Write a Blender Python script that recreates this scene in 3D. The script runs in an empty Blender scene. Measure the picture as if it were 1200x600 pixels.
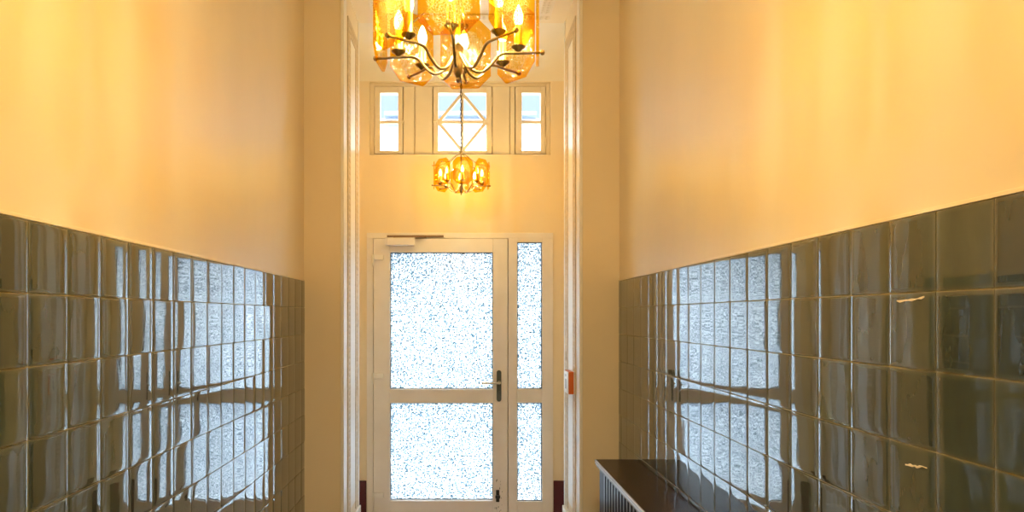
import bpy, bmesh, math, random
from mathutils import Vector, Matrix
random.seed(7)
SC = bpy.context.scene
COL = SC.collection
PI = math.pi

# ------------------------------------------------------------------ camera
EYE = 1.4545                 # eye height; depth runs along +Y, x to the right
F = 863.0                    # focal length in px of the 1200 px wide frame
cam_d = bpy.data.cameras.new('camera')
cam_d.sensor_width = 36.0
cam_d.lens = F / 1200 * 36.0
cam_d.shift_x = 59.0 / 1200
cam_d.shift_y = 70.0 / 1200
cam_d.clip_start = 0.02
cam = bpy.data.objects.new('camera', cam_d)
cam.location = (0, 0, EYE)
cam.rotation_euler = (PI / 2, 0, 0)
COL.objects.link(cam)
SC.camera = cam

# ------------------------------------------------------------------ view
SC.view_settings.view_transform = 'Standard'
SC.view_settings.look = 'None'
SC.view_settings.gamma = 1.0
SC.view_settings.exposure = 1.15
SC.view_settings.use_curve_mapping = False
SC.cycles.use_denoising = True
SC.cycles.max_bounces = 10
SC.cycles.diffuse_bounces = 5
SC.cycles.glossy_bounces = 5
SC.cycles.transmission_bounces = 8
SC.cycles.transparent_max_bounces = 24
SC.cycles.sample_clamp_indirect = 6.0
SC.cycles.caustics_refractive = True
SC.cycles.caustics_reflective = False

# ------------------------------------------------------------------ light
SKY_STRENGTH = 18.0
SUN_STRENGTH = 4.0
BULB_POWER = 1.62            # W per bulb
FAR_SHARE = 0.34
BULB_GLOW = 5.0
FILL_POWER = 26.0
LAMP_COL = (1.0, 0.84, 0.42)
w = bpy.data.worlds.new('sky')
SC.world = w
w.use_nodes = True
bg = w.node_tree.nodes['Background']
# bright overcast sky: about four times as bright overhead as along the horizon
_nt = w.node_tree
_tc = _nt.nodes.new('ShaderNodeTexCoord')
_sp = _nt.nodes.new('ShaderNodeSeparateXYZ')
_nt.links.new(_tc.outputs['Generated'], _sp.inputs[0])
_r = _nt.nodes.new('ShaderNodeValToRGB')
_e = _r.color_ramp.elements
_e[0].position, _e[0].color = 0.0, (0.015, 0.0195, 0.0245, 1)
_e[1].position, _e[1].color = 1.0, (0.90, 0.96, 1.0, 1)
_m = _e.new(0.30); _m.color = (0.021, 0.0268, 0.034, 1)
_m = _e.new(0.50); _m.color = (0.50, 0.57, 0.64, 1)
_nt.links.new(_sp.outputs['Z'], _r.inputs[0])
_nt.links.new(_r.outputs[0], bg.inputs['Color'])
bg.inputs['Strength'].default_value = SKY_STRENGTH
sun_d = bpy.data.lights.new('sun', 'SUN')
sun_d.energy = SUN_STRENGTH
sun_d.angle = 0.02
sun_d.color = (1, 0.97, 0.93)
sun = bpy.data.objects.new('sun', sun_d)
sun.rotation_euler = (math.radians(48), 0, math.radians(-18))   # shines towards +Y, onto the house across the street
sun.location = (0, -10, 12)
COL.objects.link(sun)
# fill light added behind the camera to brighten the near corridor
fill_d = bpy.data.lights.new('fill_light', 'AREA')
fill_d.shape = 'DISK'
fill_d.size = 0.7
fill_d.energy = FILL_POWER
fill_d.color = (1.0, 0.86, 0.60)
fill = bpy.data.objects.new('fill_light', fill_d)
fill.location = (0, -0.6, EYE + 2.2)
COL.objects.link(fill)

# ------------------------------------------------------------------ materials
def new_mat(name):
    m = bpy.data.materials.new(name)
    m.use_nodes = True
    nt = m.node_tree
    return m, nt, nt.nodes['Principled BSDF'], nt.nodes['Material Output']

def N(nt, kind, **kw):
    n = nt.nodes.new(kind)
    for k, v in kw.items():
        setattr(n, k, v)
    return n

def ramp(nt, stops):
    r = nt.nodes.new('ShaderNodeValToRGB')
    e = r.color_ramp.elements
    while len(e) < len(stops):
        e.new(0.5)
    for i, (p, c) in enumerate(stops):
        e[i].position = p
        e[i].color = (*c, 1)
    return r

def paint(name, c, rough=0.45, var=0.06, scale=3.0, bump=0.02, bscale=60, metallic=0.0, spec=0.5, stretch=(1, 1, 1)):
    m, nt, p, out = new_mat(name)
    tc = N(nt, 'ShaderNodeTexCoord')
    mp = N(nt, 'ShaderNodeMapping')
    mp.inputs['Scale'].default_value = stretch
    nt.links.new(tc.outputs['Object'], mp.inputs[0])
    n = N(nt, 'ShaderNodeTexNoise')
    n.inputs['Scale'].default_value = scale
    n.inputs['Detail'].default_value = 6
    nt.links.new(mp.outputs[0], n.inputs['Vector'])
    lo = tuple(max(0, x * (1 - var)) for x in c)
    hi = tuple(min(1, x * (1 + var)) for x in c)
    r = ramp(nt, [(0.3, lo), (0.7, hi)])
    nt.links.new(n.outputs['Fac'], r.inputs[0])
    nt.links.new(r.outputs[0], p.inputs['Base Color'])
    p.inputs['Roughness'].default_value = rough
    p.inputs['Metallic'].default_value = metallic
    p.inputs['Specular IOR Level'].default_value = spec
    if bump > 0:
        n2 = N(nt, 'ShaderNodeTexNoise')
        n2.inputs['Scale'].default_value = bscale
        n2.inputs['Detail'].default_value = 4
        nt.links.new(tc.outputs['Object'], n2.inputs['Vector'])
        b = N(nt, 'ShaderNodeBump')
        b.inputs['Strength'].default_value = bump
        b.inputs['Distance'].default_value = 0.01
        nt.links.new(n2.outputs['Fac'], b.inputs['Height'])
        nt.links.new(b.outputs[0], p.inputs['Normal'])
    return m

M = {}
M['plaster'] = paint('cream_plaster', (0.86, 0.74, 0.54), rough=0.42, var=0.05, scale=1.6, bump=0.06, bscale=18, stretch=(1, 1, 0.5))
M['ceiling'] = paint('ceiling_paint', (0.88, 0.82, 0.70), rough=0.6, var=0.03)
M['cream'] = paint('cream_paint', (0.86, 0.76, 0.60), rough=0.4, var=0.04, scale=5)
M['pale'] = paint('pale_paint', (0.90, 0.87, 0.82), rough=0.35, var=0.03)
M['ornament'] = paint('tan_ornament_paint', (0.66, 0.54, 0.37), rough=0.5, var=0.1, scale=30)
M['upvc'] = paint('door_paint', (0.85, 0.81, 0.79), rough=0.3, var=0.04, scale=6, bump=0.01)
M['gasket'] = paint('dark_gasket', (0.03, 0.03, 0.03), rough=0.6)
M['handle_grey'] = paint('grey_handle_metal', (0.10, 0.12, 0.13), rough=0.4, metallic=0.6, var=0.08)
M['steel'] = paint('brushed_steel', (0.55, 0.55, 0.53), rough=0.3, metallic=1.0, var=0.05)
M['black'] = paint('black_lock', (0.015, 0.015, 0.018), rough=0.4)
M['brown_metal'] = paint('brown_closer_arm', (0.22, 0.14, 0.09), rough=0.4, metallic=0.5)
M['brass'] = paint('aged_brass', (0.32, 0.21, 0.075), rough=0.3, metallic=1.0, var=0.2, scale=25)
M['bronze'] = paint('dark_bronze', (0.07, 0.045, 0.02), rough=0.4, metallic=0.7)
M['candle'] = paint('gold_candle_sleeve', (0.62, 0.40, 0.10), rough=0.35, metallic=0.6, var=0.15, scale=25)
M['orange'] = paint('orange_plastic', (0.62, 0.13, 0.015), rough=0.35, var=0.06)
M['white_plastic'] = paint('white_plastic', (0.85, 0.83, 0.80), rough=0.35, var=0.02)
M['burgundy'] = paint('burgundy_skirting', (0.085, 0.012, 0.022), rough=0.3, var=0.1)
M['wood'] = paint('dark_brown_wood', (0.030, 0.016, 0.011), rough=0.2, spec=0.08, var=0.3, scale=14, bump=0.02, stretch=(1, 0.12, 1))
M['slat'] = paint('blue_black_wood', (0.008, 0.008, 0.018), rough=0.3, var=0.2, scale=14)
M['carcass'] = paint('black_violet_wood', (0.010, 0.007, 0.016), rough=0.4, spec=0.08, var=0.2, scale=14)
M['moulding'] = paint('edge_moulding_highlight', (0.42, 0.42, 0.43), rough=0.2, var=0.1)  # pale grey paints in the light line reflected along the dark edge
M['floor'] = paint('floor_stone', (0.42, 0.38, 0.38), rough=0.25, var=0.2, scale=8)
M['grout'] = paint('sand_grout', (0.44, 0.39, 0.25), rough=0.8, var=0.1, scale=40, bump=0.1)
M['facade'] = paint('white_render', (0.82, 0.83, 0.84), rough=0.8, var=0.04, scale=0.4)
M['roof'] = paint('grey_roof_metal', (0.11, 0.13, 0.17), rough=0.6, var=0.1)
M['far_window'] = paint('far_window_glass', (0.16, 0.22, 0.27), rough=0.3, var=0.1)
M['street'] = paint('grey_paving', (0.17, 0.21, 0.26), rough=0.8, var=0.2, scale=1.2)
M['chip'] = paint('bare_biscuit', (0.78, 0.66, 0.48), rough=0.8, var=0.1)

# glazed tile: 'tint' = a tile's own shade, 'edge' = 1 where the glaze runs thin at the rim
def tile_material():
    m, nt, p, out = new_mat('olive_glazed_tile')
    a = N(nt, 'ShaderNodeAttribute', attribute_name='tint')
    e = N(nt, 'ShaderNodeAttribute', attribute_name='edge')
    tc = N(nt, 'ShaderNodeTexCoord')
    mp = N(nt, 'ShaderNodeMapping')
    mp.inputs['Scale'].default_value = (1, 4, 1.6)
    nt.links.new(tc.outputs['Object'], mp.inputs[0])
    n = N(nt, 'ShaderNodeTexNoise')
    n.inputs['Scale'].default_value = 3.0
    n.inputs['Detail'].default_value = 5
    nt.links.new(mp.outputs[0], n.inputs['Vector'])
    r1 = ramp(nt, [(0.2, (0.040, 0.052, 0.047)), (0.8, (0.082, 0.101, 0.084))])
    nt.links.new(n.outputs['Fac'], r1.inputs[0])
    r2 = ramp(nt, [(0.0, (0.72, 0.74, 0.80)), (1.0, (1.25, 1.2, 1.05))])
    nt.links.new(a.outputs['Fac'], r2.inputs[0])
    mul = N(nt, 'ShaderNodeMixRGB', blend_type='MULTIPLY')
    mul.inputs[0].default_value = 1
    nt.links.new(r1.outputs[0], mul.inputs[1])
    nt.links.new(r2.outputs[0], mul.inputs[2])
    mx = N(nt, 'ShaderNodeMixRGB')
    nt.links.new(e.outputs['Fac'], mx.inputs[0])
    nt.links.new(mul.outputs[0], mx.inputs[1])
    mx.inputs[2].default_value = (0.14, 0.135, 0.085, 1)
    nt.links.new(mx.outputs[0], p.inputs['Base Color'])
    p.inputs['Roughness'].default_value = 0.035
    p.inputs['Specular IOR Level'].default_value = 0.6
    p.inputs['IOR'].default_value = 1.75
    p.inputs['Coat Weight'].default_value = 0.3
    p.inputs['Coat IOR'].default_value = 1.65
    p.inputs['Coat Roughness'].default_value = 0.03
    mp2 = N(nt, 'ShaderNodeMapping')
    mp2.inputs['Scale'].default_value = (1, 1.0, 0.35)
    nt.links.new(tc.outputs['Object'], mp2.inputs[0])
    n2 = N(nt, 'ShaderNodeTexNoise')
    n2.inputs['Scale'].default_value = 15
    n2.inputs['Detail'].default_value = 2
    nt.links.new(mp2.outputs[0], n2.inputs['Vector'])
    b = N(nt, 'ShaderNodeBump')
    b.inputs['Strength'].default_value = 0.06
    b.inputs['Distance'].default_value = 0.004
    nt.links.new(n2.outputs['Fac'], b.inputs['Height'])
    nt.links.new(b.outputs[0], p.inputs['Normal'])
    nt.links.new(b.outputs[0], p.inputs['Coat Normal'])
    return m
M['tile'] = tile_material()

def front_fresnel(nt, ior):
    # mirror share on the outer face only (a thin sheet has no total internal reflection)
    fr = N(nt, 'ShaderNodeFresnel')
    fr.inputs[0].default_value = ior
    ge = N(nt, 'ShaderNodeNewGeometry')
    inv = N(nt, 'ShaderNodeMath', operation='SUBTRACT')
    inv.inputs[0].default_value = 1.0
    nt.links.new(ge.outputs['Backfacing'], inv.inputs[1])
    mu = N(nt, 'ShaderNodeMath', operation='MULTIPLY')
    nt.links.new(fr.outputs[0], mu.inputs[0])
    nt.links.new(inv.outputs[0], mu.inputs[1])
    return mu.outputs[0]

def clear_glass():
    m, nt, p, out = new_mat('clear_window_glass')
    t = N(nt, 'ShaderNodeBsdfTransparent')
    t.inputs[0].default_value = (0.96, 0.98, 0.98, 1)
    g = N(nt, 'ShaderNodeBsdfGlossy')
    g.inputs['Roughness'].default_value = 0.02
    mx = N(nt, 'ShaderNodeMixShader')
    nt.links.new(front_fresnel(nt, 1.45), mx.inputs[0])
    nt.links.new(t.outputs[0], mx.inputs[1])
    nt.links.new(g.outputs[0], mx.inputs[2])
    nt.links.new(mx.outputs[0], out.inputs[0])
    return m
M['clear'] = clear_glass()

def obscure_glass():
    # pebbled privacy glass: scatters daylight, dark specks in its colour stand in for refraction
    m, nt, p, out = new_mat('pebbled_privacy_glass')
    tc = N(nt, 'ShaderNodeTexCoord')
    v = N(nt, 'ShaderNodeTexVoronoi')
    v.inputs['Scale'].default_value = 115
    nt.links.new(tc.outputs['Object'], v.inputs['Vector'])
    n = N(nt, 'ShaderNodeTexNoise')
    n.inputs['Scale'].default_value = 100
    n.inputs['Detail'].default_value = 3
    nt.links.new(tc.outputs['Object'], n.inputs['Vector'])
    r = ramp(nt, [(0.445, (0.06, 0.10, 0.12)), (0.575, (0.97, 0.99, 1.0))])
    nt.links.new(n.outputs['Fac'], r.inputs[0])
    bu = N(nt, 'ShaderNodeBump')
    bu.inputs['Strength'].default_value = 0.6
    bu.inputs['Distance'].default_value = 0.004
    nt.links.new(v.outputs['Distance'], bu.inputs['Height'])
    rf = N(nt, 'ShaderNodeBsdfRefraction')
    rf.inputs['Roughness'].default_value = 0.28
    rf.inputs['IOR'].default_value = 1.16
    nt.links.new(r.outputs[0], rf.inputs['Color'])
    nt.links.new(bu.outputs[0], rf.inputs['Normal'])
    tl = N(nt, 'ShaderNodeBsdfTranslucent')
    nt.links.new(r.outputs[0], tl.inputs['Color'])
    mx = N(nt, 'ShaderNodeMixShader')
    mx.inputs[0].default_value = 0.5
    nt.links.new(rf.outputs[0], mx.inputs[1])
    nt.links.new(tl.outputs[0], mx.inputs[2])
    gl = N(nt, 'ShaderNodeBsdfGlossy')
    gl.inputs['Roughness'].default_value = 0.2
    mx2 = N(nt, 'ShaderNodeMixShader')
    mx2.inputs[0].default_value = 0.04
    nt.links.new(mx.outputs[0], mx2.inputs[1])
    nt.links.new(gl.outputs[0], mx2.inputs[2])
    nt.links.new(mx2.outputs[0], out.inputs[0])
    return m
M['obscure'] = obscure_glass()

def amber_glass():
    # amber plate: smooth rim, crackled flower in the middle (object space: x across, z up)
    m, nt, p, out = new_mat('amber_etched_glass')
    tc = N(nt, 'ShaderNodeTexCoord')
    sep = N(nt, 'ShaderNodeSeparateXYZ')
    nt.links.new(tc.outputs['Object'], sep.inputs[0])
    v = N(nt, 'ShaderNodeTexVoronoi', feature='DISTANCE_TO_EDGE')
    v.inputs['Scale'].default_value = 190
    nt.links.new(tc.outputs['Object'], v.inputs['Vector'])
    n = N(nt, 'ShaderNodeTexNoise')
    n.inputs['Scale'].default_value = 60
    n.inputs['Detail'].default_value = 4
    nt.links.new(tc.outputs['Object'], n.inputs['Vector'])
    # crackle mask inside an ellipse
    mp = N(nt, 'ShaderNodeMapping')
    mp.inputs['Location'].default_value = (0, 0, -0.0595 / 0.075)
    mp.inputs['Scale'].default_value = (1 / 0.050, 0.0, 1 / 0.075)
    nt.links.new(tc.outputs['Object'], mp.inputs[0])
    ln = N(nt, 'ShaderNodeVectorMath', operation='LENGTH')
    nt.links.new(mp.outputs[0], ln.inputs[0])
    add = N(nt, 'ShaderNodeMath', operation='MULTIPLY_ADD')
    nt.links.new(n.outputs['Fac'], add.inputs[0])
    add.inputs[1].default_value = 0.5
    nt.links.new(ln.outputs['Value'], add.inputs[2])
    mask = ramp(nt, [(0.98, (1, 1, 1)), (1.12, (0, 0, 0))])
    sc = N(nt, 'ShaderNodeMath', operation='MULTIPLY')
    sc.inputs[1].default_value = 0.85
    nt.links.new(add.outputs[0], sc.inputs[0])
    nt.links.new(sc.outputs[0], mask.inputs[0])
    crack = ramp(nt, [(0.0, (1.0, 0.97, 0.80)), (0.09, (0.99, 0.86, 0.45)), (0.22, (0.90, 0.62, 0.07))])
    nt.links.new(v.outputs['Distance'], crack.inputs[0])
    col = N(nt, 'ShaderNodeMixRGB')
    nt.links.new(mask.outputs[0], col.inputs[0])
    col.inputs[1].default_value = (0.96, 0.69, 0.09, 1)
    nt.links.new(crack.outputs[0], col.inputs[2])
    tr = N(nt, 'ShaderNodeBsdfTransparent')
    nt.links.new(col.outputs[0], tr.inputs[0])
    tl = N(nt, 'ShaderNodeBsdfTranslucent')
    nt.links.new(col.outputs[0], tl.inputs[0])
    line = ramp(nt, [(0.02, (1, 1, 1)), (0.13, (0.05, 0.05, 0.05))])      # only the etched lines scatter
    nt.links.new(v.outputs['Distance'], line.inputs[0])
    ml = N(nt, 'ShaderNodeMath', operation='MULTIPLY')
    nt.links.new(mask.outputs[0], ml.inputs[0])
    nt.links.new(line.outputs[0], ml.inputs[1])
    fac = N(nt, 'ShaderNodeMath', operation='MULTIPLY_ADD')
    nt.links.new(ml.outputs[0], fac.inputs[0])
    fac.inputs[1].default_value = 0.02
    fac.inputs[2].default_value = 0.006
    mx = N(nt, 'ShaderNodeMixShader')
    nt.links.new(fac.outputs[0], mx.inputs[0])
    nt.links.new(tr.outputs[0], mx.inputs[1])
    nt.links.new(tl.outputs[0], mx.inputs[2])
    g = N(nt, 'ShaderNodeBsdfGlossy')
    g.inputs['Roughness'].default_value = 0.06
    b = N(nt, 'ShaderNodeBump')
    b.inputs['Strength'].default_value = 0.5
    b.inputs['Distance'].default_value = 0.003
    nt.links.new(v.outputs['Distance'], b.inputs['Height'])
    nt.links.new(b.outputs[0], g.inputs['Normal'])
    mx2 = N(nt, 'ShaderNodeMixShader')
    nt.links.new(front_fresnel(nt, 1.4), mx2.inputs[0])
    nt.links.new(mx.outputs[0], mx2.inputs[1])
    nt.links.new(g.outputs[0], mx2.inputs[2])
    nt.links.new(mx2.outputs[0], out.inputs[0])
    return m
M['amber'] = amber_glass()

def bulb_material():
    m, nt, p, out = new_mat('lit_bulb')
    e = N(nt, 'ShaderNodeEmission')
    e.inputs[0].default_value = (1.0, 0.80, 0.45, 1)
    e.inputs[1].default_value = BULB_GLOW
    t = N(nt, 'ShaderNodeBsdfTransparent')
    a = N(nt, 'ShaderNodeAddShader')
    nt.links.new(e.outputs[0], a.inputs[0])
    nt.links.new(t.outputs[0], a.inputs[1])
    nt.links.new(a.outputs[0], out.inputs[0])
    m.cycles.emission_sampling = 'NONE'      # the filament lamp inside carries the light
    return m
M['bulb'] = bulb_material()

# ------------------------------------------------------------------ mesh helpers
class MB:
    def __init__(self):
        self.bm = bmesh.new()

    def box(self, x0, x1, y0, y1, z0, z1, bevel=0.0, seg=2):
        r = bmesh.ops.create_cube(self.bm, size=1)
        for v in r['verts']:
            v.co = Vector(((x0 + x1) / 2 + v.co.x * (x1 - x0), (y0 + y1) / 2 + v.co.y * (y1 - y0), (z0 + z1) / 2 + v.co.z * (z1 - z0)))
        if bevel > 0:
            es = list({e for v in r['verts'] for e in v.link_edges})
            bmesh.ops.bevel(self.bm, geom=es, offset=bevel, segments=seg, affect='EDGES', profile=0.5)
        return self

    def tube(self, pts, rad, n=8, closed=False):
        pts = [Vector(p) for p in pts]
        rads = rad if isinstance(rad, (list, tuple)) else [rad] * len(pts)
        rings = []
        up = None
        L = len(pts)
        for i, p in enumerate(pts):
            if closed:
                t = (pts[(i + 1) % L] - pts[i - 1]).normalized()
            else:
                t = (pts[min(i + 1, L - 1)] - pts[max(i - 1, 0)]).normalized()
            if up is None:
                up = Vector((0, 0, 1)) if abs(t.z) < 0.9 else Vector((1, 0, 0))
            s = t.cross(up).normalized()
            up = s.cross(t).normalized()
            rings.append([self.bm.verts.new(p + rads[i] * (math.cos(2 * PI * k / n) * s + math.sin(2 * PI * k / n) * up)) for k in range(n)])
        for i in range(L if closed else L - 1):
            a, b = rings[i], rings[(i + 1) % L]
            for k in range(n):
                self.bm.faces.new((a[k], a[(k + 1) % n], b[(k + 1) % n], b[k]))
        if not closed:
            self.bm.faces.new(rings[0][::-1])
            self.bm.faces.new(rings[-1])
        return self

    def lathe(self, prof, c=(0, 0, 0), n=16, axis='Z'):
        c = Vector(c)
        def pt(r, h, a):
            u, v_ = r * math.cos(a), r * math.sin(a)
            return c + {'Z': Vector((u, v_, h)), 'Y': Vector((u, h, v_)), 'X': Vector((h, u, v_))}[axis]
        rings = []
        for r, h in prof:
            if r < 1e-6:
                rings.append([self.bm.verts.new(pt(0, h, 0))])
            else:
                rings.append([self.bm.verts.new(pt(r, h, 2 * PI * k / n)) for k in range(n)])
        for a, b in zip(rings, rings[1:]):
            for k in range(n):
                k2 = (k + 1) % n
                if len(a) == 1 and len(b) == 1:
                    continue
                if len(a) == 1:
                    self.bm.faces.new((a[0], b[k2], b[k]))
                elif len(b) == 1:
                    self.bm.faces.new((a[k], a[k2], b[0]))
                else:
                    self.bm.faces.new((a[k], a[k2], b[k2], b[k]))
        for rg in (rings[0], rings[-1]):
            if len(rg) > 2:
                self.bm.faces.new(rg)
        return self

    def prism(self, poly, d0, d1, axis='Y'):
        """poly of (u,v) extruded along an axis: Y -> (u,d,v), X -> (d,u,v), Z -> (u,v,d)"""
        def pt(u, v, d):
            return {'Y': (u, d, v), 'X': (d, u, v), 'Z': (u, v, d)}[axis]
        a = [self.bm.verts.new(pt(u, v, d0)) for u, v in poly]
        b = [self.bm.verts.new(pt(u, v, d1)) for u, v in poly]
        self.bm.faces.new(a)
        self.bm.faces.new(b[::-1])
        for i in range(len(poly)):
            j = (i + 1) % len(poly)
            self.bm.faces.new((a[i], b[i], b[j], a[j]))
        return self

    def bar(self, p, q, wdt, y0, y1):
        """flat bar in the xz plane from p to q (pairs), between depths y0 and y1"""
        d = Vector((q[0] - p[0], q[1] - p[1])).normalized()
        nrm = Vector((-d.y, d.x)) * wdt / 2
        P, Q = Vector(p), Vector(q)
        return self.prism([tuple(P + nrm), tuple(P - nrm), tuple(Q - nrm), tuple(Q + nrm)], y0, y1, 'Y')

    def ring(self, x0, x1, z0, z1, t, y0, y1):
        """rectangular frame in the xz plane, members of width t inside the given outline"""
        self.box(x0, x0 + t, y0, y1, z0, z1)
        self.box(x1 - t, x1, y0, y1, z0, z1)
        self.box(x0 + t, x1 - t, y0, y1, z0, z0 + t)
        self.box(x0 + t, x1 - t, y0, y1, z1 - t, z1)
        return self

    def ball(self, c, r, seg=10, rings=6, sc=(1, 1, 1)):
        g = bmesh.ops.create_uvsphere(self.bm, u_segments=seg, v_segments=rings, radius=r)
        for v in g['verts']:
            v.co = Vector((v.co.x * sc[0] + c[0], v.co.y * sc[1] + c[1], v.co.z * sc[2] + c[2]))
        return self

    def build(self, name, mat, parent=None, smooth=False, loc=None):
        bmesh.ops.recalc_face_normals(self.bm, faces=self.bm.faces)
        me = bpy.data.meshes.new(name)
        self.bm.to_mesh(me)
        self.bm.free()
        me.materials.append(mat)
        if smooth:
            for f in me.polygons:
                f.use_smooth = True
            try:
                me.set_sharp_from_angle(angle=math.radians(40))
            except Exception:
                pass
        o = bpy.data.objects.new(name, me)
        COL.objects.link(o)
        if parent:
            o.parent = parent
        if loc:
            o.location = loc
        return o

def structure(o):
    o['kind'] = 'structure'
    return o

def empty(name, loc=(0, 0, 0)):
    o = bpy.data.objects.new(name, None)
    o.empty_display_size = 0.1
    o.location = loc
    COL.objects.link(o)
    return o

def tag(o, label, cat, group=None):
    o['label'] = label
    o['category'] = cat
    if group:
        o['group'] = group
    return o

# ------------------------------------------------------------------ the hallway's measures
W = 0.88            # half width to the tile faces
WP = 0.884          # half width to the plaster
YE = 4.127          # return wall at the corridor's end
YJ = 4.745          # back of the archway reveal
YD = 5.23           # inner face of the street wall
JX = 0.665          # half width of the archway
SOF = EYE + 1.885   # archway soffit
CEIL = EYE + 2.3
YB = -2.6           # corridor behind the camera
TOP = EYE + 0.195   # top of the tiles
TP = 0.1496         # tile pitch
S = 165.0           # px per metre on the street wall
def dx(px): return (px - 541) / S
def dz(py): return EYE + (370 - py) / S

# ------------------------------------------------------------------ room shell
structure(MB().box(-1.3, 1.3, YB - 0.3, YD + 0.3, -0.12, 0.0).build('floor', M['floor']))
structure(MB().box(-1.3, 1.3, YB - 0.3, YE + 0.02, CEIL, CEIL + 0.15).build('ceiling', M['ceiling']))
structure(MB().box(-1.2, -WP, YB, YE, 0, CEIL).build('wall_left', M['plaster']))
structure(MB().box(WP, 1.2, YB, YE, 0, CEIL).build('wall_right', M['plaster']))
structure(MB().box(-1.2, 1.2, YB - 0.2, YB, 0, CEIL).build('wall_rear', M['plaster']))
# archway wall: two piers and a lintel
mb = MB()
mb.box(-1.2, -JX, YE, YJ, 0, CEIL)
mb.box(JX, 1.2, YE, YJ, 0, CEIL)
mb.box(-JX, JX, YE, YJ, SOF, CEIL)
structure(mb.build('wall_arch', M['plaster']))
# street wall with the door opening and the window band
DX0, DX1, DZ1 = dx(430), dx(648), dz(273)
WX0, WX1, WZ0, WZ1 = dx(433), dx(645), dz(181), dz(96)
YO = YD + 0.26
mb = MB()
mb.box(-1.2, DX0, YD, YO, 0, DZ1)
mb.box(DX1, 1.2, YD, YO, 0, DZ1)
mb.box(-1.2, 1.2, YD, YO, DZ1, WZ0)
mb.box(-1.2, WX0, YD, YO, WZ0, WZ1)
mb.box(WX1, 1.2, YD, YO, WZ0, WZ1)
mb.box(-1.2, 1.2, YD, YO, WZ1, CEIL)
structure(mb.build('wall_street', M['plaster']))
# little lobby between archway and street wall: side walls and a coved ceiling
structure(MB().box(-1.2, -0.80, YJ, YD, 0, CEIL).build('wall_lobby_left', M['plaster']))
structure(MB().box(0.80, 1.2, YJ, YD, 0, CEIL).build('wall_lobby_right', M['plaster']))
prof = []
for i in range(13):
    t = i / 12 * PI / 2
    prof.append((YD - 0.42 * (1 - math.cos(t)) , EYE + 1.665 + 0.22 * math.sin(t)))
prof.append((YJ, EYE + 1.885))
prof += [(YJ, CEIL), (YD, CEIL)]
structure(MB().prism(prof, -0.80, 0.80, 'X').build('ceiling_lobby', M['ceiling'], smooth=True))

# archway mouldings: arris beads, braided strips round the reveal panels, skirting
def reveal_trim(s, name):
    X = JX
    def b(m, y0, y1, z0, z1, t, bev=0.0):
        xa, xb = sorted((s * (X - t), s * X))
        m.box(xa, xb, y0, y1, z0, z1, bev)
    root = structure(empty(name, (s * X, YE, 0)))
    inv = Matrix.Translation((-s * X, -YE, 0))
    def put(m, nm, mat, smooth=False):
        bmesh.ops.transform(m.bm, matrix=inv, verts=m.bm.verts)
        return m.build(nm, mat, root, smooth)
    m = MB()
    b(m, YE - 0.008, YE + 0.085, 0, SOF, 0.006, 0.002)          # arris board
    xa, xb = sorted((s * (X - 0.006), s * (X + 0.012)))
    m.box(xa, xb, YE - 0.010, YE - 0.0005, 0, SOF, 0.003)
    b(m, YJ - 0.034, YJ, 0, SOF, 0.006, 0.002)
    put(m, 'edge_board', M['pale'])
    m = MB()
    b(m, 4.385, 4.590, 0.30, EYE + 1.70, 0.002)
    put(m, 'inner_panel', M['pale'])
    m = MB()
    z0, z1 = 0.25, EYE + 1.746
    for y0, y1 in ((4.283, 4.380), (4.595, 4.700)):
        b(m, y0, y1, z0, z1, 0.006, 0.002)
    b(m, 4.380, 4.595, z1 - 0.09, z1, 0.006, 0.002)
    put(m, 'moulding_strip', M['ornament'])
    m = MB()
    for yc in (4.318, 4.345, 4.632, 4.662):
        k = 0
        z = z0 + 0.03
        while z < z1 - 0.02:
            m.ball((s * (X - 0.006), yc, z), 0.012, 6, 4, (0.3, 1, 1.25))
            z += 0.036
    yy = 4.40
    while yy < 4.59:
        for zc in (z1 - 0.033, z1 - 0.06):
            m.ball((s * (X - 0.006), yy, zc), 0.012, 6, 4, (0.3, 1.25, 1))
        yy += 0.036
    put(m, 'beading', M['ornament'], True)
    m = MB()
    b(m, YE + 0.09, YJ + 0.004, 0, 0.235, 0.016, 0.004)
    put(m, 'skirting', M['pale'])
reveal_trim(-1, 'trim_1')
reveal_trim(1, 'trim_2')
# soffit panel
root = structure(empty('trim_3', (0, YE, SOF)))
m = MB()
for (x0, x1, y0, y1) in ((-0.56, -0.47, 0.10, 0.55), (0.47, 0.56, 0.10, 0.55), (-0.47, 0.47, 0.10, 0.18), (-0.47, 0.47, 0.47, 0.55)):
    m.box(x0, x1, y0, y1, -0.010, 0, 0.003)
m.build('moulding_strip', M['cream'], root)
m = MB()
for yc in (0.127, 0.153, 0.497, 0.523):
    x = -0.54
    while x < 0.55:
        m.ball((x, yc, -0.010), 0.013, 6, 4, (1.25, 1, 0.6))
        x += 0.036
for xc in (-0.53, -0.50, 0.50, 0.53):
    y = 0.18
    while y < 0.46:
        m.ball((xc, y, -0.010), 0.013, 6, 4, (1, 1.25, 0.6))
        y += 0.036
m.build('beading', M['cream'], root, True)
# burgundy skirting either side of the door
structure(MB().box(-0.80, dx(429.5), YD - 0.018, YD, 0, dz(563), 0.003).build('baseboard_left', M['burgundy']))
structure(MB().box(dx(648.5), 0.80, YD - 0.018, YD, 0, dz(563), 0.003).build('baseboard_right', M['burgundy']))

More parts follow.
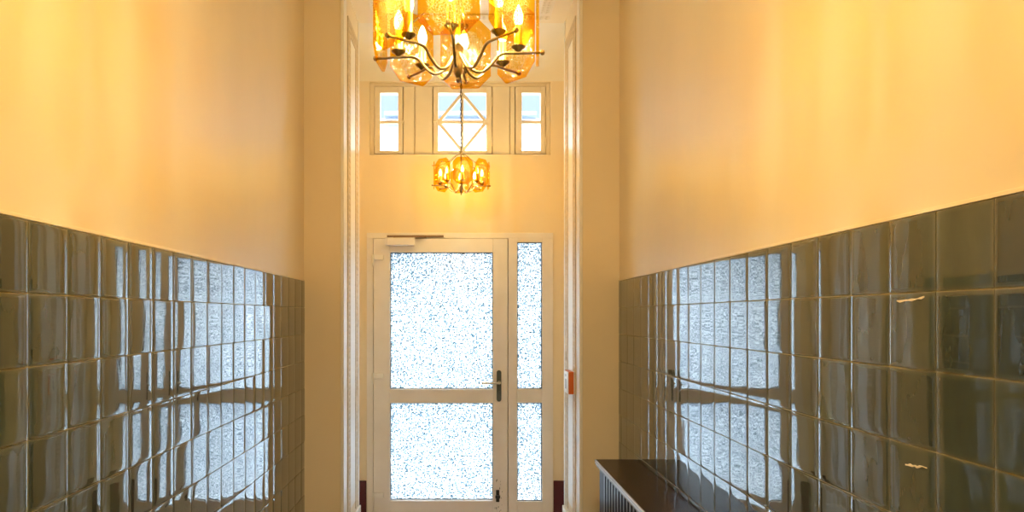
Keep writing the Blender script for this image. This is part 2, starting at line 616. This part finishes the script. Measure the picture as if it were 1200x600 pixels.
# ------------------------------------------------------------------ tiled dados
def tile_wall(s, name, first):
    """glazed tiles on the wall at x = s*W, first = depth of one joint"""
    rows = 11
    n0 = int((first - YB) / TP)
    y_start = first - n0 * TP
    ncol = int((YE - y_start) / TP) + 1
    rnd = random.Random(11 + s)
    verts, faces, tints, edges = [], [], [], []
    gap = 0.0030
    grid = [0, 0.022, 0.06, 0.13, 0.26, 0.5, 0.74, 0.87, 0.94, 0.978, 1.0]
    G = len(grid)
    def prof(u):
        d = min(u, 1 - u)
        if d < 0.13:
            k = 1 - d / 0.13
            return -0.0006 * k ** 3
        return 0.0
    for c in range(ncol):
        ya, yb = y_start + c * TP, min(y_start + (c + 1) * TP, YE)
        if yb - ya < 0.02:
            continue
        for r in range(rows):
            za, zb = TOP - (r + 1) * TP, TOP - r * TP
            if r == 0:
                zb += 0.0
            za = max(za, 0.001)
            tilt_y = rnd.gauss(0, 0.009 if s < 0 else 0.0045)
            tilt_z = rnd.gauss(0, 0.0018)
            bow = rnd.gauss(0.0007, 0.0004) if s < 0 else rnd.gauss(0.0003, 0.0003)
            tint = rnd.random()
            base = len(verts)
            y0, y1, z0, z1 = ya + gap / 2, yb - gap / 2, za + gap / 2, zb - gap / 2
            for j, v in enumerate(grid):
                for i, u in enumerate(grid):
                    h = prof(u) + prof(v) + tilt_y * (u - 0.5) * TP + tilt_z * (v - 0.5) * TP + bow * (1 - (2 * u - 1) ** 2)
                    verts.append((s * (W - 0.0006 - h), y0 + u * (y1 - y0), z0 + v * (z1 - z0)))
                    d = min(u, 1 - u, v, 1 - v)
                    edges.append(max(0.0, 1 - d / 0.035) ** 1.3)
                    tints.append(tint)
            for j in range(G - 1):
                for i in range(G - 1):
                    a = base + j * G + i
                    q = (a, a + 1, a + 1 + G, a + G)
                    faces.append(q if s < 0 else q[::-1])
            # rim going back to the bed
            ringv = [base + i for i in range(G)] + [base + j * G + G - 1 for j in range(1, G)] + \
                    [base + (G - 1) * G + i for i in range(G - 2, -1, -1)] + [base + j * G for j in range(G - 2, 0, -1)]
            b2 = len(verts)
            for k in ringv:
                vx, vy, vz = verts[k]
                verts.append((s * (W + 0.0035), vy, vz))
                edges.append(1.0)
                tints.append(tint)
            for k in range(len(ringv)):
                k2 = (k + 1) % len(ringv)
                q = (ringv[k2], ringv[k], b2 + k, b2 + k2)
                faces.append(q if s < 0 else q[::-1])
    root = structure(empty(name, (s * W, 0, 0)))
    verts = [(x - s * W, y, z) for x, y, z in verts]
    me = bpy.data.meshes.new('glazed_tiles')
    me.from_pydata(verts, [], faces)
    me.update()
    at = me.attributes.new('tint', 'FLOAT', 'POINT')
    at.data.foreach_set('value', tints)
    at = me.attributes.new('edge', 'FLOAT', 'POINT')
    at.data.foreach_set('value', edges)
    me.materials.append(M['tile'])
    for f in me.polygons:
        f.use_smooth = True
    me.set_sharp_from_angle(angle=math.radians(50))
    o = bpy.data.objects.new('glazed_tiles', me)
    COL.objects.link(o)
    o.parent = root
    # grout bed just behind the tile faces
    m = MB()
    xa, xb = sorted((s * 0.0022, s * 0.0040))
    m.box(xa, xb, y_start, YE, 0, TOP - 0.001)
    m.build('grout_bed', M['grout'], root)
    # thin cap where the plaster ends on the tiles
    m = MB()
    xa, xb = sorted((-s * 0.001, s * 0.0040))
    m.box(xa, xb, y_start, YE, TOP, TOP + 0.008, 0.001)
    m.build('plaster_edge', M['plaster'], root)
    return root
tl_left = tile_wall(-1, 'trim_4', 1.495)
tl_right = tile_wall(1, 'trim_5', 1.217)
# chipped spots in the glaze on the right wall
for (px0, px1, py) in ((1052, 1084, 351), (1062, 1087, 546)):
    rnd = random.Random(px0)
    ya, yb = F * W / (px1 - 541), F * W / (px0 - 541)
    yc = (ya + yb) / 2
    zc = EYE + (370 - py) * yc / F
    m = MB()
    nn = 9
    up = [(ya + (yb - ya) * i / nn, zc + rnd.uniform(0.000, 0.003) - 0.006 * (i / nn - 0.5)) for i in range(nn + 1)]
    dn = [(y, z - rnd.uniform(0.001, 0.006)) for y, z in up[::-1]]
    m.prism([(y, z) for y, z in up + dn], -0.0022, -0.0006, 'X')
    m.build('glaze_chip', M['chip'], tl_right)

# ------------------------------------------------------------------ street door with side light
door = structure(empty('door_1', (0, YD, 0)))
def D(m): # door parts are written in world coordinates, then moved into the door's own
    bmesh.ops.transform(m.bm, matrix=Matrix.Translation((0, -YD, 0)), verts=m.bm.verts)
    return m
yf0, yf1 = YD - 0.012, YD + 0.06
m = MB()
m.box(DX0, dx(437.6), yf0, yf1, 0, dz(279.4), 0.003)
m.box(dx(595.4), dx(606), yf0, yf1, 0, dz(279.4), 0.003)
m.box(dx(635), DX1, yf0, yf1, 0, dz(279.4), 0.003)
m.box(DX0, DX1, yf0, yf1, dz(279.4), DZ1, 0.003)
m.box(DX0, DX1, yf0, yf1 + 0.02, 0, 0.02, 0.003)
D(m).build('door_frame', M['upvc'], door)
m = MB()
m.box(dx(606), dx(635), yf0 + 0.002, yf1, dz(284), dz(279.4))
m.box(dx(606), dx(635), yf0 + 0.002, yf1, dz(472), dz(455.5), 0.003)
m.box(dx(606), dx(635), yf0 + 0.002, yf1, 0.02, dz(587), 0.003)
side = D(m).build('side_light_frame', M['upvc'], door)
def pane(par, x0, x1, pt, pb, beads=True):
    m = MB()
    m.box(dx(x0), dx(x1), YD + 0.012, YD + 0.020, dz(pb), dz(pt))
    D(m).build('glass_pane', M['obscure'], par)
    m = MB()
    m.ring(dx(x0), dx(x1), dz(pb), dz(pt), 0.005, YD + 0.002, YD + 0.013)
    D(m).build('gasket', M['gasket'], par)
pane(side, 606, 635, 284, 455.5)
pane(side, 606, 635, 472, 587)
# leaf
yl0, yl1 = YD - 0.024, YD + 0.05
m = MB()
LX0, LX1, LZ0, LZ1 = dx(438.2), dx(594.6), 0.028, dz(280)
m.box(LX0, dx(457.5), yl0, yl1, LZ0, LZ1, 0.003)
m.box(dx(577.5), LX1, yl0, yl1, LZ0, LZ1, 0.003)
m.box(dx(457.5), dx(577.5), yl0 + .0004, yl1, dz(296), LZ1)
m.box(dx(457.5), dx(577.5), yl0 + .0004, yl1, dz(472), dz(455.5), 0.002)
m.box(dx(457.5), dx(577.5), yl0 + .0004, yl1, LZ0, dz(585.5), 0.002)
# sloped glazing beads
for pt, pb in ((296, 455.5), (472, 585.5)):
    x0, x1, z0, z1 = dx(457.5), dx(577.5), dz(pb), dz(pt)
    m.box(x0, x1, yl0 - 0.004, yl0 + 0.012, z0 - 0.012, z0 - 0.002, 0.002)
leaf = D(m).build('door_leaf', M['upvc'], door)
pane(leaf, 457.5, 577.5, 296, 455.5)
pane(leaf, 457.5, 577.5, 472, 585.5)
# hinges on the left
for py in (302, 440, 579):
    m = MB()
    z = dz(py)
    m.box(dx(439), dx(450), yl0 - 0.022, yl0, z - 0.017, z + 0.017, 0.003)
    m.lathe([(0.0, -0.055), (0.007, -0.052), (0.0085, -0.045), (0.0085, 0.02), (0.007, 0.026), (0, 0.028)], (dx(437.6), yl0 - 0.014, z - 0.005), 12)
    m.box(dx(435), dx(438), yf0 - 0.010, yf0, z - 0.050, z - 0.015, 0.002)
    D(m).build('hinge', M['white_plastic'], door)
m = MB()  # dark ring added behind the leaf, blocks daylight leaking through the gap
m.ring(LX0 - 0.02, LX1 + 0.02, 0.01, LZ1 + 0.02, 0.035, YD + 0.0505, YD + 0.0595)
D(m).build('gap_seal', M['gasket'], door)
# handle: plate, lever
hx, hz0, hz1 = dx(584.5), dz(470), dz(433.5)
r = 0.0165
poly = [(hx + r * math.cos(a), hz1 - r + r * math.sin(a)) for a in [PI * i / 10 for i in range(11)]] + \
       [(hx + r * math.cos(a), hz0 + r + r * math.sin(a)) for a in [PI + PI * i / 10 for i in range(11)]]
m = MB().prism(poly, yl0 - 0.010, yl0, 'Y')
hd = D(m).build('handle_plate', M['handle_grey'], door)
hz = dz(448)
m = MB()
m.lathe([(0.013, yl0 - 0.016), (0.013, yl0 - 0.010), (0.009, yl0 - 0.010)][::-1] + [(0.0085, yl0 - 0.05)], (hx, 0, hz), 14, 'Y')
m.tube([(hx, yl0 - 0.046, hz), (hx - 0.02, yl0 - 0.05, hz), (hx - 0.07, yl0 - 0.052, hz), (hx - 0.122, yl0 - 0.048, hz + 0.001)], [0.0085, 0.0085, 0.0075, 0.007], 10)
D(m).build('lever', M['steel'], hd, True)
m = MB()
m.lathe([(0.0, yl0 - 0.016), (0.007, yl0 - 0.016), (0.0075, yl0 - 0.010)], (hx, 0, dz(459)), 12, 'Y')
D(m).build('lock_cylinder', M['handle_grey'], hd)
# floor bolt low on the leaf
m = MB()
bx = dx(583)
m.box(bx - 0.012, bx + 0.012, yl0 - 0.010, yl0, dz(587), dz(573), 0.003)
m.box(bx - 0.017, bx + 0.017, yl0 - 0.022, yl0 - 0.008, dz(582.5), dz(579), 0.002)
bolt = D(m).build('bolt_latch', M['black'], door)
m = MB().tube([(bx, yl0 - 0.006, dz(587)), (bx, yl0 - 0.006, 0.01)], 0.004, 8)
D(m).build('bolt_rod', M['white_plastic'], bolt)
# scuffs on the paint next to the bolt
m = MB()
rnd = random.Random(5)
for k in range(16):
    x = bx + rnd.uniform(-0.02, 0.035)
    z = rnd.uniform(dz(604), dz(560))
    w_, h_ = rnd.uniform(0.001, 0.003), rnd.uniform(0.003, 0.012)
    m.prism([(x - w_, z), (x, z - h_), (x + w_, z + 0.002), (x + 0.3 * w_, z + h_)], yl0 - 0.0006, yl0 + 0.0002, 'Y')
D(m).build('paint_scuffs', M['handle_grey'], leaf)
# door closer with arm
m = MB()
m.box(dx(454.5), dx(487), yl0 - 0.045, yl0, dz(288.5), dz(279.5), 0.005)
m.box(dx(452.5), dx(456), yl0 - 0.038, yl0, dz(288), dz(280), 0.003)
cl = D(m).build('door_closer', M['upvc'], door)
m = MB()
m.box(dx(454), dx(520), yf0 - 0.020, yf0 - 0.001, dz(278.2), dz(276.2), 0.001)
D(m).build('guide_rail', M['brown_metal'], cl)
m = MB()
m.lathe([(0.008, dz(280)), (0.008, dz(278.4)), (0, dz(278.3))], (dx(463), yl0 - 0.022, 0), 10)
m.box(dx(463), dx(500), yl0 - 0.032, yl0 - 0.012, dz(279.2), dz(278.4))
D(m).build('closer_arm', M['brown_metal'], cl)

# ------------------------------------------------------------------ windows above the door
YW = YD + 0.035           # face of the joinery, set back in the wall
def Wn(m, x):
    bmesh.ops.transform(m.bm, matrix=Matrix.Translation((-x, -YD, -WZ0)), verts=m.bm.verts)
    return m
sur = structure(empty('trim_6', (0, YD, WZ0)))
m = MB()
m.box(WX0, dx(438), YW, YW + 0.07, WZ0, WZ1, 0.003)
m.box(dx(640), WX1, YW, YW + 0.07, WZ0, WZ1, 0.003)
m.box(dx(438), dx(640), YW, YW + 0.07, dz(99.6), WZ1, 0.003)
m.box(dx(438), dx(640), YW, YW + 0.07, WZ0, dz(180), 0.003)
for a, b in ((472.3, 485), (486, 506.5), (577.5, 597.5), (598.5, 603.7)):
    m.box(dx(a), dx(b), YW + 0.002, YW + 0.07, dz(180), dz(99.6), 0.003)
m.box(dx(484), dx(487), YW + 0.02, YW + 0.07, dz(180), dz(99.6))
m.box(dx(596.5), dx(599.5), YW + 0.02, YW + 0.07, dz(180), dz(99.6))
for a, b in ((438, 472), (507, 577), (604, 640)):
    m.ring(dx(a) - 0.012, dx(b) + 0.012, dz(180) - 0.012, dz(99.6) + 0.012, 0.03, YW + 0.051, YW + 0.071)
Wn(m, 0).build('window_surround', M['cream'], sur)
m = MB().box(WX0 - 0.004, WX1 + 0.004, YD - 0.006, YW, WZ0 - 0.008, WZ0, 0.002)
Wn(m, 0).build('sill', M['cream'], sur)

def window(n, a, b, ga, gb, fancy, hinge_px, catch_px):
    x = dx((a + b) / 2)
    root = structure(empty('window_%d' % n, (x, YD, WZ0)))
    m = MB()
    g = 0.0035
    x0, x1, z0, z1 = dx(a) + g, dx(b) - g, dz(180) + g, dz(99.6) - g
    gx0, gx1, gz0, gz1 = dx(ga), dx(gb), dz(175.5), dz(107.5)
    y0, y1 = YW - 0.008, YW + 0.05
    m.box(x0, gx0, y0, y1, z0, z1, 0.003)
    m.box(gx1, x1, y0, y1, z0, z1, 0.003)
    m.box(gx0, gx1, y0, y1, z0, gz0)
    m.box(gx0, gx1, y0, y1, gz1, z1)
    Wn(m, x).build('sash', M['cream'], root)
    m = MB()
    zc = dz(141.3)
    yb0, yb1 = YW + 0.004, YW + 0.034
    m.box(gx0, gx1, yb0, yb1, zc - 0.011, zc + 0.011)
    if fancy:
        xc = (gx0 + gx1) / 2
        m.box(xc - 0.010, xc + 0.010, yb0 + .001, yb1 - .001, gz0, gz1)
        for (p, q) in (((xc, gz1), (gx0, zc)), ((xc, gz1), (gx1, zc)), ((xc, gz0), (gx0, zc)), ((xc, gz0), (gx1, zc))):
            m.bar(p, q, 0.022, yb0 + .002, yb1 - .002)
    Wn(m, x).build('glazing_bars', M['cream'], root)
    m = MB().box(gx0 - .003, gx1 + .003, YW + 0.018, YW + 0.022, gz0 - .003, gz1 + .003)
    Wn(m, x).build('glass_pane', M['clear'], root)
    for py in (118, 165):
        m = MB()
        m.lathe([(0, -0.032), (0.005, -0.030), (0.0055, 0.03), (0, 0.032)], (dx(hinge_px), y0 - 0.004, dz(py)), 10)
        Wn(m, x).build('hinge', M['cream'], root)
    m = MB()
    cx, cz = dx(catch_px), dz(141.5)
    m.box(cx - 0.008, cx + 0.008, y0 - 0.012, y0, cz - 0.016, cz + 0.016, 0.003)
    m.tube([(cx, y0 - 0.012, cz), (cx, y0 - 0.022, cz), (cx + 0.018, y0 - 0.024, cz - 0.002)], 0.004, 8)
    Wn(m, x).build('catch', M['cream'], root)
window(1, 438, 472, 445, 466, False, 438.5, 471)
window(2, 507, 577, 513.5, 570, True, 577, 508.5)
window(3, 604, 640, 612, 634, False, 640, 606)

# ------------------------------------------------------------------ chandeliers
R = 0.183
def bez(pts, n=6):
    """Catmull-Rom through pts"""
    P = [Vector(p) for p in pts]
    P = [2 * P[0] - P[1]] + P + [2 * P[-1] - P[-2]]
    out = []
    for i in range(1, len(P) - 2):
        for k in range(n):
            t = k / n
            a, b, c, d = P[i - 1], P[i], P[i + 1], P[i + 2]
            out.append(0.5 * (2 * b + (c - a) * t + (2 * a - 5 * b + 4 * c - d) * t * t + (3 * b - a - 3 * c + d) * t ** 3))
    out.append(P[-2])
    return out

def lamp_light(parent):
    d = bpy.data.lights.get('bulb_light')
    if d is None:
        d = bpy.data.lights.new('bulb_light', 'POINT')
        d.energy = BULB_POWER
        d.color = LAMP_COL
        d.shadow_soft_size = 0.006
    o = bpy.data.objects.new('bulb_light', d)
    COL.objects.link(o)
    o.parent = parent
    return o

def link_data(name, data, parent, rot=0.0):
    o = bpy.data.objects.new(name, data)
    COL.objects.link(o)
    o.parent = parent
    o.rotation_euler = (0, 0, rot)
    return o

def make_chandelier():
    root = empty('chandelier')
    m = MB()
    m.lathe([(0, -0.062), (0.003, -0.060), (0.005, -0.055), (0.003, -0.050), (0.006, -0.046), (0.010, -0.038), (0.011, -0.02),
             (0.009, 0.0), (0.012, 0.012), (0.014, 0.018), (0.006, 0.026), (0.0055, 0.205), (0.010, 0.210), (0.010, 0.222), (0, 0.226)], n=16)
    m.build('hub', M['brass'], root, True)
    a0 = -PI / 2 - 0.10
    m = MB()
    pts = bez([(0.008, 0, 0.004), (0.020, 0, -0.016), (0.034, 0, -0.034), (0.055, 0, -0.039), (0.076, 0, -0.022), (0.090, 0, -0.005), (0.108, 0, 0.001), (0.145, 0, 0.000), (R + 0.004, 0, 0.000)], 5)
    m.tube(pts, 0.0032, 8)
    m.lathe([(0.0, R), (0.005, R + 0.001), (0.0065, R + 0.005), (0.005, R + 0.009), (0.0, R + 0.011)], (0, 0, 0), 10, 'X')
    arm0 = m.build('arm', M['brass'], root, True)
    rc = 0.135
    cup0 = MB().lathe([(0.002, 0.002), (0.006, 0.004), (0.009, 0.008), (0.0155, 0.012), (0.0165, 0.015), (0.009, 0.016), (0.0, 0.016)], (rc, 0, 0), 14).build('drip_cup', M['brass'], arm0, True)
    can0 = MB().lathe([(0.0085, 0.016), (0.0085, 0.060), (0.007, 0.062), (0.0, 0.062)], (rc, 0, 0), 14).build('candle_sleeve', M['candle'], arm0, True)
    bul0 = MB().lathe([(0.0055, 0.062), (0.0085, 0.068), (0.0108, 0.077), (0.0100, 0.086), (0.0070, 0.096), (0.0035, 0.104), (0.0, 0.109)], (rc, 0, 0), 12).build('bulb', M['bulb'], arm0, True)
    # glass plate with clipped corners, hung on the arm's end
    w2, c = 0.063, 0.030
    z0, z1 = -0.020, 0.150
    poly = [(-w2 + c, z0), (w2 - c, z0), (w2, z0 + c), (w2, z1 - c), (w2 - c, z1), (-w2 + c, z1), (-w2, z1 - c), (-w2, z0 + c)]
    m = MB().prism(poly, -0.0035, 0.0035, 'Y')
    bmesh.ops.bevel(m.bm, geom=[e for e in m.bm.edges], offset=0.0012, segments=1, affect='EDGES')
    pan0 = m.build('glass_panel', M['amber'], root)
    # upper arm: from the plate's top over to the stem
    m = MB()
    m.tube(bez([(R + 0.003, 0, 0.128), (R - 0.02, 0, 0.130), (0.115, 0, 0.138), (0.070, 0, 0.168), (0.035, 0, 0.196), (0.006, 0, 0.204)], 5), 0.0022, 6)
    m.lathe([(0.0, R), (0.004, R + 0.001), (0.005, R + 0.004), (0.0, R + 0.008)], (0, 0, 0.128), 8, 'X')
    up0 = m.build('upper_arm', M['brass'], root, True)
    for k in range(8):
        a = a0 + k * PI / 4
        if k == 0:
            ar, pa, ua = arm0, pan0, up0
        else:
            ar = link_data('arm', arm0.data, root)
            link_data('drip_cup', cup0.data, ar)
            link_data('candle_sleeve', can0.data, ar)
            link_data('bulb', bul0.data, ar)
            pa = link_data('glass_panel', pan0.data, root)
            ua = link_data('upper_arm', up0.data, root)
        ar.rotation_euler = (0, 0, a)
        ua.rotation_euler = (0, 0, a)
        lt = lamp_light(ar)
        lt.location = (rc, 0, 0.082)
        rp = R - 0.006
        pa.location = (rp * math.cos(a), rp * math.sin(a), 0)
        pa.rotation_euler = (0, 0, a + PI / 2)
    return root

def chain(root, z0, z1):
    """links from z0 up to the canopy under z1, with the flex threaded through"""
    m = MB()
    pitch = 0.0235
    n = int((z1 - 0.03 - z0) / pitch)
    pitch = (z1 - 0.03 - z0) / n
    for k in range(n):
        zc = z0 + (k + 0.5) * pitch
        L = pitch * 0.62
        pts = []
        for i in range(12):
            t = 2 * PI * i / 12
            u, v = 0.0055 * math.cos(t), L * math.sin(t)
            pts.append((u, 0, zc + v) if k % 2 else (0, u, zc + v))
        m.tube(pts, 0.0022, 5, closed=True)
    ch = m.build('chain', M['bronze'], root, True)
    m = MB()
    pts = [(0.006 * math.sin(i * 0.9), 0.004 * math.cos(i * 1.3), z0 - 0.005 + (z1 - 0.025 - z0) * i / 40) for i in range(41)]
    m.tube(pts, 0.0017, 6)
    m.build('flex', M['brown_metal'], root, True)
    m = MB()
    m.lathe([(0.006, z1 - 0.036), (0.012, z1 - 0.030), (0.040, z1 - 0.018), (0.048, z1 - 0.004), (0.048, z1), (0, z1)], n=20)
    m.build('ceiling_rose', M['brass'], root, True)

def copy_tree(o, parent=None):
    c = o.copy()
    COL.objects.link(c)
    if parent:
        c.parent = parent
    for ch in list(o.children):
        copy_tree(ch, c)
    return c

big = make_chandelier()
small = copy_tree(big)
big.location = (-0.008, 1.65, EYE + 0.583)
small.location = (-0.003, 4.785, EYE + 0.845)
small.rotation_euler = (0, 0, 0.16)
dim = bpy.data.lights['bulb_light'].copy()      # the far fitting has weaker bulbs
dim.energy = BULB_POWER * FAR_SHARE
for o in small.children_recursive:
    if o.type == 'LIGHT':
        o.data = dim
chain(big, 0.228, CEIL - big.location.z)
chain(small, 0.228, EYE + 1.884 - small.location.z)
GRP = 'amber glass chandeliers hanging in the hallway'
tag(big, 'large near chandelier of amber glass plates, cut off by the top of the picture', 'chandelier', GRP)
tag(small, 'small far amber glass chandelier on a long chain, below the windows over the door', 'chandelier', GRP)

# ------------------------------------------------------------------ radiator cover on the right
RC = empty('radiator_cover', (0.775, 3.05, 0))
tag(RC, 'low dark brown slatted radiator cover against the tiled wall on the right', 'radiator cover')
def Rc(m):
    bmesh.ops.transform(m.bm, matrix=Matrix.Translation((-0.775, -3.05, 0)), verts=m.bm.verts)
    return m
ya, yb = 2.15, 3.695
zt = EYE - 0.72
m = MB().box(0.674, W - 0.003, ya, yb, zt - 0.024, zt, 0.003)
Rc(m).build('top_board', M['wood'], RC)
m = MB()
m.tube([(0.672, ya, zt - 0.006), (0.672, yb, zt - 0.006)], 0.0055, 10)
m.tube([(0.674, ya, zt - 0.019), (0.674, yb, zt - 0.019)], 0.0060, 10)
m.box(0.676, 0.690, ya + .001, yb - .001, zt - 0.036, zt - 0.024, 0.002)
Rc(m).build('edge_moulding', M['moulding'], RC, True)
m = MB()
m.box(0.690, 0.712, yb - 0.15, yb - 0.012, 0, zt - 0.024, 0.002)
m.box(0.690, 0.712, ya + 0.012, ya + 0.15, 0, zt - 0.024, 0.002)
m.box(0.690, 0.712, ya + 0.15, yb - 0.15, 0, 0.10, 0.002)
m.box(0.690, 0.712, ya + 0.15, yb - 0.15, zt - 0.075, zt - 0.024, 0.002)
m.box(0.712, W - 0.004, yb - 0.034, yb - 0.012, 0, zt - 0.024, 0.002)
m.box(0.712, W - 0.004, ya + 0.012, ya + 0.034, 0, zt - 0.024, 0.002)
Rc(m).build('carcass', M['carcass'], RC)
m = MB()
y = ya + 0.165
while y < yb - 0.175:
    m.box(0.684, 0.704, y, y + 0.034, 0.09, zt - 0.036, 0.004)
    y += 0.060
Rc(m).build('slatted_front', M['slat'], RC)

# ------------------------------------------------------------------ orange box on the archway reveal
BX, BY, BZ = JX - 0.006, 4.39, EYE - 0.394
ob = empty('door_release_box', (BX, BY, BZ))
tag(ob, 'small orange box with a white front on the right reveal of the archway', 'wall box')
MB().box(-0.034, -0.004, -0.088, 0.088, -0.066, 0.066, 0.004).build('housing', M['orange'], ob)
MB().box(-0.004, 0.0, -0.092, 0.092, -0.070, 0.070, 0.001).build('back_plate', M['white_plastic'], ob)
fp = MB().box(-0.038, -0.0335, -0.086, 0.086, -0.064, 0.064, 0.002).build('front_plate', M['white_plastic'], ob)
m = MB()
m.box(-0.0392, -0.0375, -0.012, 0.014, -0.040, 0.018, 0.0005)
m.lathe([(0.0, -0.0392), (0.009, -0.0392), (0.009, -0.0375)], (0, 0.0, 0.040), 12, 'X')
m.build('pictogram', M['black'], fp)

# ------------------------------------------------------------------ outside
structure(MB().box(-14, 14, YO + 0.02, 40, -0.20, -0.08).build('ground', M['street']))
hb = empty('building', (0, 20, -0.08))
tag(hb, 'white house with a grey roof edge seen across the street through the upper windows', 'building')
k20 = 20 / F
def hx_(px): return (px - 541) * k20
def hz_(py): return EYE + 0.08 + (370 - py) * k20
MB().box(-9, 9, 0, 6, 0, hz_(139)).build('facade', M['facade'], hb)
m = MB()
m.box(hx_(451), hx_(628), -0.25, 6.2, hz_(139), hz_(133), 0.03)
m.build('roof', M['roof'], hb)
for px, pyt, pyb, wd in ((461, 146, 166, 0.22), (567.5, 153, 172, 0.18), (631, 146, 172, 0.14), (541, 215, 260, 0.55), (430, 215, 260, 0.55), (650, 215, 260, 0.55), (480, 300, 350, 0.5), (600, 300, 350, 0.5)):
    m = MB()
    x = hx_(px)
    m.ring(x - wd - 0.04, x + wd + 0.04, hz_(pyb) - 0.04, hz_(pyt) + 0.04, 0.04, -0.03, 0)
    wn = m.build('window', M['facade'], hb)
    MB().box(x - wd, x + wd, -0.012, 0.002, hz_(pyb), hz_(pyt)).build('pane', M['far_window'], wn)
